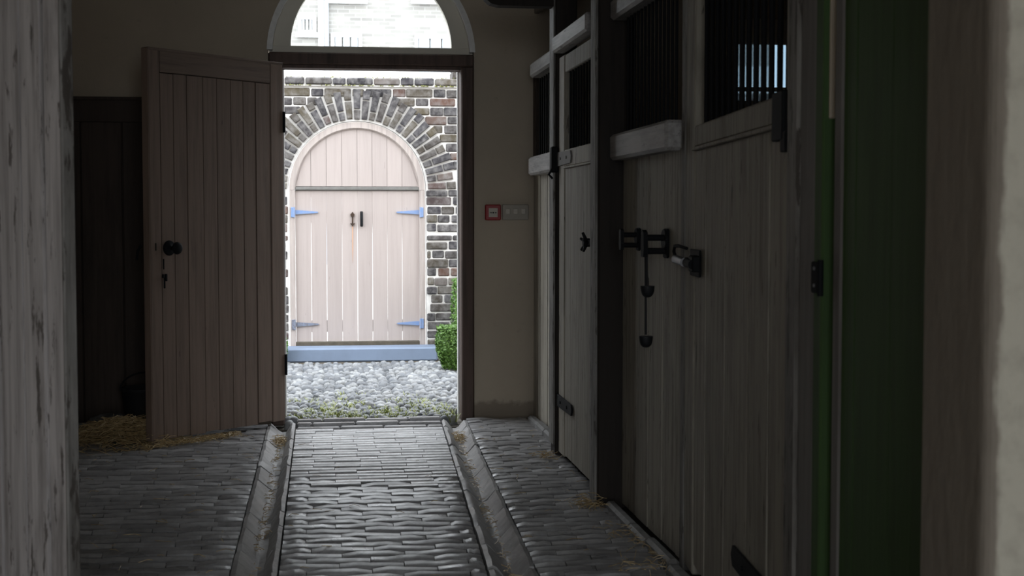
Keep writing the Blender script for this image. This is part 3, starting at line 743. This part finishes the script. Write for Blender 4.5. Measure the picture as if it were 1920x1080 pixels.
# cobbles
struct('gap_bright_ground', MB().box(-3, 4, 12.4, 27.9, -.10, -.06), 'mortar', 'pale gravel added behind the gate to brighten the gaps between its boards', 'ground')  # pale surface added so the gate gaps look bright
cg = struct('ground_courtyard', MB().box(-2.2, 3.2, 8.43, 12.0, -.10, -.05), 'earth', 'cobbled courtyard ground with grass in the joints', 'ground')
def cob_mesh(k):
    rr = random.Random(300+k); mb = MB(); n = 9; rings = [(1.0,-.02),(.97,.002),(.78,.014),(.40,.020)]
    jit = [rr.uniform(.82, 1.12) for _ in range(n)]
    for (r_, z) in rings:
        for i in range(n):
            a = 2*math.pi*i/n; mb.v.append((.037*r_*jit[i]*math.cos(a), .0285*r_*jit[i]*math.sin(a), z*1.5+rr.uniform(-.002,.002)))
    mb.v.append((0, 0, .032))
    for l in range(3):
        for i in range(n): a = l*n+i; b = l*n+(i+1)%n; mb.f.append((a, b, b+n, a+n))
    for i in range(n): mb.f.append((3*n+i, 3*n+(i+1)%n, 4*n))
    return mb
cms = [cob_mesh(k) for k in range(8)]; cme = [c.mesh('cobblestone', 'cobble', True) for c in cms]
rest = [MB(), MB(), MB()]; rc = random.Random(77); spots = []
y = 8.46; row = 0
while y < 11.74:
    x = -.75+(.03 if row % 2 else 0)
    while x < 1.65:
        (-.22 < x < .80 or y > 8.88) and spots.append((x+rc.uniform(-.009,.009), y+rc.uniform(-.008,.008), rc.uniform(.82, 1.15))); x += .078
    y += .060; row += 1
near = set(sorted((i for i, p in enumerate(spots) if -.36 < p[0] < .86), key=lambda i: spots[i][1])[:300])
for i, (x, y, s) in enumerate(spots):
    k = rc.randrange(8); rot = (rc.uniform(-.16,.16), rc.uniform(-.16,.16), rc.uniform(-.6,.6)+(math.pi if rc.random() < .5 else 0)); z = -.022+rc.uniform(-.008,.008)
    if i in near:
        o = link('cobblestone', cme[k], cg, (x, y, z)); o.rotation_euler = rot; o.scale = (s, s, 1.1)
    else:
        R4 = Matrix.Translation((x, y, z)) @ __import__('mathutils').Euler(rot).to_matrix().to_4x4() @ Matrix.Diagonal((s, s, 1.1, 1))
        rest[k % 3].add([R4 @ Vector(p) for p in cms[k].v], cms[k].f)
allr = MB()
for q_ in rest: allr.add(q_.v, q_.f)
o = link('cobbles', allr.mesh('cobbles', 'cobble', True), cg); o['kind'] = 'stuff'
# weeds between the cobbles
def blades(mb, x, y, z, n, h, sp_):
    for _ in range(n):
        a = rc.uniform(0, 6.28); hh_ = h*rc.uniform(.5, 1.1); wd = .003
        bx, by = x+rc.uniform(-sp_, sp_)*.5, y+rc.uniform(-sp_, sp_)*.5; tx, ty = bx+math.cos(a)*hh_*.7, by+math.sin(a)*hh_*.7
        px, py = -math.sin(a)*wd, math.cos(a)*wd
        mb.add([(bx-px,by-py,z),(bx+px,by+py,z),((bx+tx)/2+px,(by+ty)/2+py,z+hh_*.7),((bx+tx)/2-px,(by+ty)/2-py,z+hh_*.7),(tx,ty,z+hh_)], [(0,1,2,3),(3,2,4)])
mb = MB()
for _ in range(150):
    yy = 8.47+abs(rc.gauss(0, .45)); blades(mb, rc.uniform(-.19, .79), yy, -.03, rc.randint(8, 22), .055, .07)
tag(obj('grass', mb, 'weed'), 'short yellow-green grass growing between the cobbles by the door sill', 'grass', kind='stuff')
# clipped box bushes
def bush(label, loc, rx, ry, h, n, mat='box_leaf'):
    t_ = thing('box_bush', label, 'bush', loc); rr = random.Random(int(loc[0]*1000)+n); mb = MB()
    for _ in range(n):
        a = rr.uniform(0, 2*math.pi); u = rr.uniform(0, 1)
        zz = h*(.12+.88*u); tp = 1.0-.38*max(0, (.45-u)/.45)-.18*max(0, (u-.75)/.25)
        if rr.random() < .22: rad = math.sqrt(rr.random()); zz = h*rr.uniform(.9, 1.0)
        else: rad = rr.uniform(.86, 1.05)
        sq = 1/max(abs(math.cos(a)), abs(math.sin(a)))**.55
        p = Vector((rx*rad*tp*sq*math.cos(a), ry*rad*tp*sq*math.sin(a), zz))
        d = Vector((rr.gauss(0,1), rr.gauss(0,1), rr.gauss(.5,1))).normalized(); e = d.orthogonal().normalized(); l = rr.uniform(.008, .014); w_ = l*.55
        mb.add([p-d*l, p+e*w_, p+d*l, p-e*w_], [(0,1,2,3)])
    obj('foliage', mb, mat, t_)
    core = MB().lathe([(rx*.3, .03), (rx*.62, h*.25), (rx*.8, h*.5), (rx*.82, h*.8), (rx*.6, h*.93), (.01, h*.95)], 12); co = obj('inner_foliage', core, mat, t_, True)
    obj('stem', MB().tube([(0,0,-.03),(.004,0,h*.3)], .010, 7), 'stem', t_, True)
bush('clipped green box bush at the end of the stone step', (1.02, 11.08, -.03), .135, .12, .38, 5200)
bush('taller green bush against the wall behind the box bush', (1.22, 11.72, -.03), .16, .13, .72, 3000)
bush('small leafy green plant beside the foot of the gate', (-.365, 11.66, -.03), .085, .06, .25, 800)

# ------------------------------------------------------------------ house beyond the wall
YB = 28.0
hs = thing('townhouse', 'pale brick townhouse rising behind the courtyard wall', 'house', (0, YB, -.06))
zo = .06
obj('brick_wall', MB().box(-7, 9, 0, 6, 4.2+zo, 11), 'pale_brick', hs)
obj('ground_storey', MB().box(-7, 9, -.04, 6, 0, 4.2+zo), 'white_render', hs)
obj('pilaster', MB().box(-.04, .07, -.06, .0, 4.2+zo, 11), 'white_render', hs)
obj('drainpipe', MB().tube([(.12, -.09, .3), (.12, -.09, 10.8)], .045, 10), 'pipe_grey', hs, True)
def far_window(x0, x1, z0, z1, nx):
    w_ = obj('window', MB().box(x0+.07, x1-.07, -.06, .02, z0, z0+.05).box(x0+.07, x1-.07, -.06, .02, z1-.07, z1).box(x0, x0+.07, -.06, .02, z0, z1).box(x1-.07, x1, -.06, .02, z0, z1), 'frame_white', hs)
    for i in range(nx):
        a = x0+.07+(x1-x0-.14)*i/nx; b = x0+.07+(x1-x0-.14)*(i+1)/nx
        obj('pane', MB().box(a+.015, b-.015, -.050, -.046, z0+.05, z1-.07), 'pane_far', w_)
    obj('sill', MB().box(x0-.05, x1+.05, -.12, -.061, z0-.09, z0-.001), 'frame_white', w_)
far_window(.20, .80, 3.9+zo, 4.72+zo, 3); far_window(1.82, 2.65, 3.9+zo, 4.72+zo, 3); far_window(-.43, -.08, 4.72+zo, 5.05+zo, 3)
far_window(.15, .86, 5.38+zo, 6.9+zo, 2); far_window(1.80, 2.62, 5.40+zo, 6.9+zo, 2)

# ================================================================== STRAW
rsx = random.Random(91)
def strand(mb, x, y, z, l, a, tilt, r=.0016):
    d = Vector((math.cos(a)*math.cos(tilt), math.sin(a)*math.cos(tilt), math.sin(tilt))); b = Vector((rsx.gauss(0,.12), rsx.gauss(0,.12), rsx.uniform(0,.14)))*l
    p = Vector((x, y, z)); mb.tube([p-d*l/2, p+b, p+d*l/2], r, 3, False)
mb = MB()
for _ in range(1500):
    x = rsx.gauss(-1.07, .13); y = rsx.gauss(7.83, .13); q = max(0, 1-((x+1.07)/.34)**2-((y-7.83)/.34)**2)
    if x < -1.42 or y > 8.2: continue
    strand(mb, x, y, .006+rsx.random()*.11*q, rsx.uniform(.06, .18), rsx.uniform(0, 6.28), rsx.gauss(0, .22))
tag(obj('straw_pile', mb, 'straw'), 'loose heap of straw in the dark corner beside the open door', 'straw', kind='stuff')
mb = MB()
for _ in range(620):                                             # chaff swept along the foot of the open door
    u = rsx.random()**.8; x = -.93+u*.46+rsx.gauss(0,.02); y = 7.56+u*.40+rsx.gauss(0,.035)-.02
    strand(mb, x, y, .004+rsx.random()*.014, rsx.uniform(.012, .05), rsx.uniform(0, 6.28), rsx.gauss(0, .2), .0014)
tag(obj('chaff', mb, 'straw'), 'band of pale chaff along the foot of the open mauve door', 'straw', kind='stuff')
mb = MB()
for (gx, fl_) in ((lambda y: -.24, 0), (lambda y: (gRL(y)+gRR(y))/2+.004, 1)):
    for _ in range(150):
        y = rsx.uniform(4.4, 8.1); strand(mb, gx(y)+rsx.gauss(0,.012), y, -.036+rsx.random()*.006, rsx.uniform(.02, .07), rsx.gauss(1.57, .5), rsx.gauss(0,.08), .0015)
    for _ in range(130):
        strand(mb, gx(7.86)+rsx.gauss(0,.024), rsx.gauss(7.86, .07), -.036+rsx.random()*.03, rsx.uniform(.02, .05), rsx.uniform(0,6.28), rsx.gauss(0,.25), .0015)
for _ in range(260):
    x, y = rsx.uniform(-1.35, 1.17), rsx.uniform(4.45, 8.0)
    if -.34 < x < -.14 or gRL(y)-.01 < x < gRR(y)+.01: continue
    if -.15 < x < gRL(y) and rsx.random() < .8: continue
    strand(mb, x, y, .008, rsx.uniform(.015, .07), rsx.uniform(0, 6.28), rsx.gauss(0,.06), .0013)
for (cx_, cy_, n_, s_) in ((1.10, 7.02, 60, .05), (1.10, 5.80, 80, .06), (1.15, 5.2, 40, .10), (1.14, 4.75, 40, .12)):
    for _ in range(n_): strand(mb, min(rsx.gauss(cx_, s_*.6), 1.165), rsx.gauss(cy_, s_), .006+abs(rsx.gauss(0, .010)), rsx.uniform(.015, .07), rsx.uniform(0,6.28), rsx.gauss(0,.3), .0013)
tag(obj('loose_straw', mb, 'straw'), 'stray straw stalks scattered over the bricks and in the gutters', 'straw', kind='stuff')
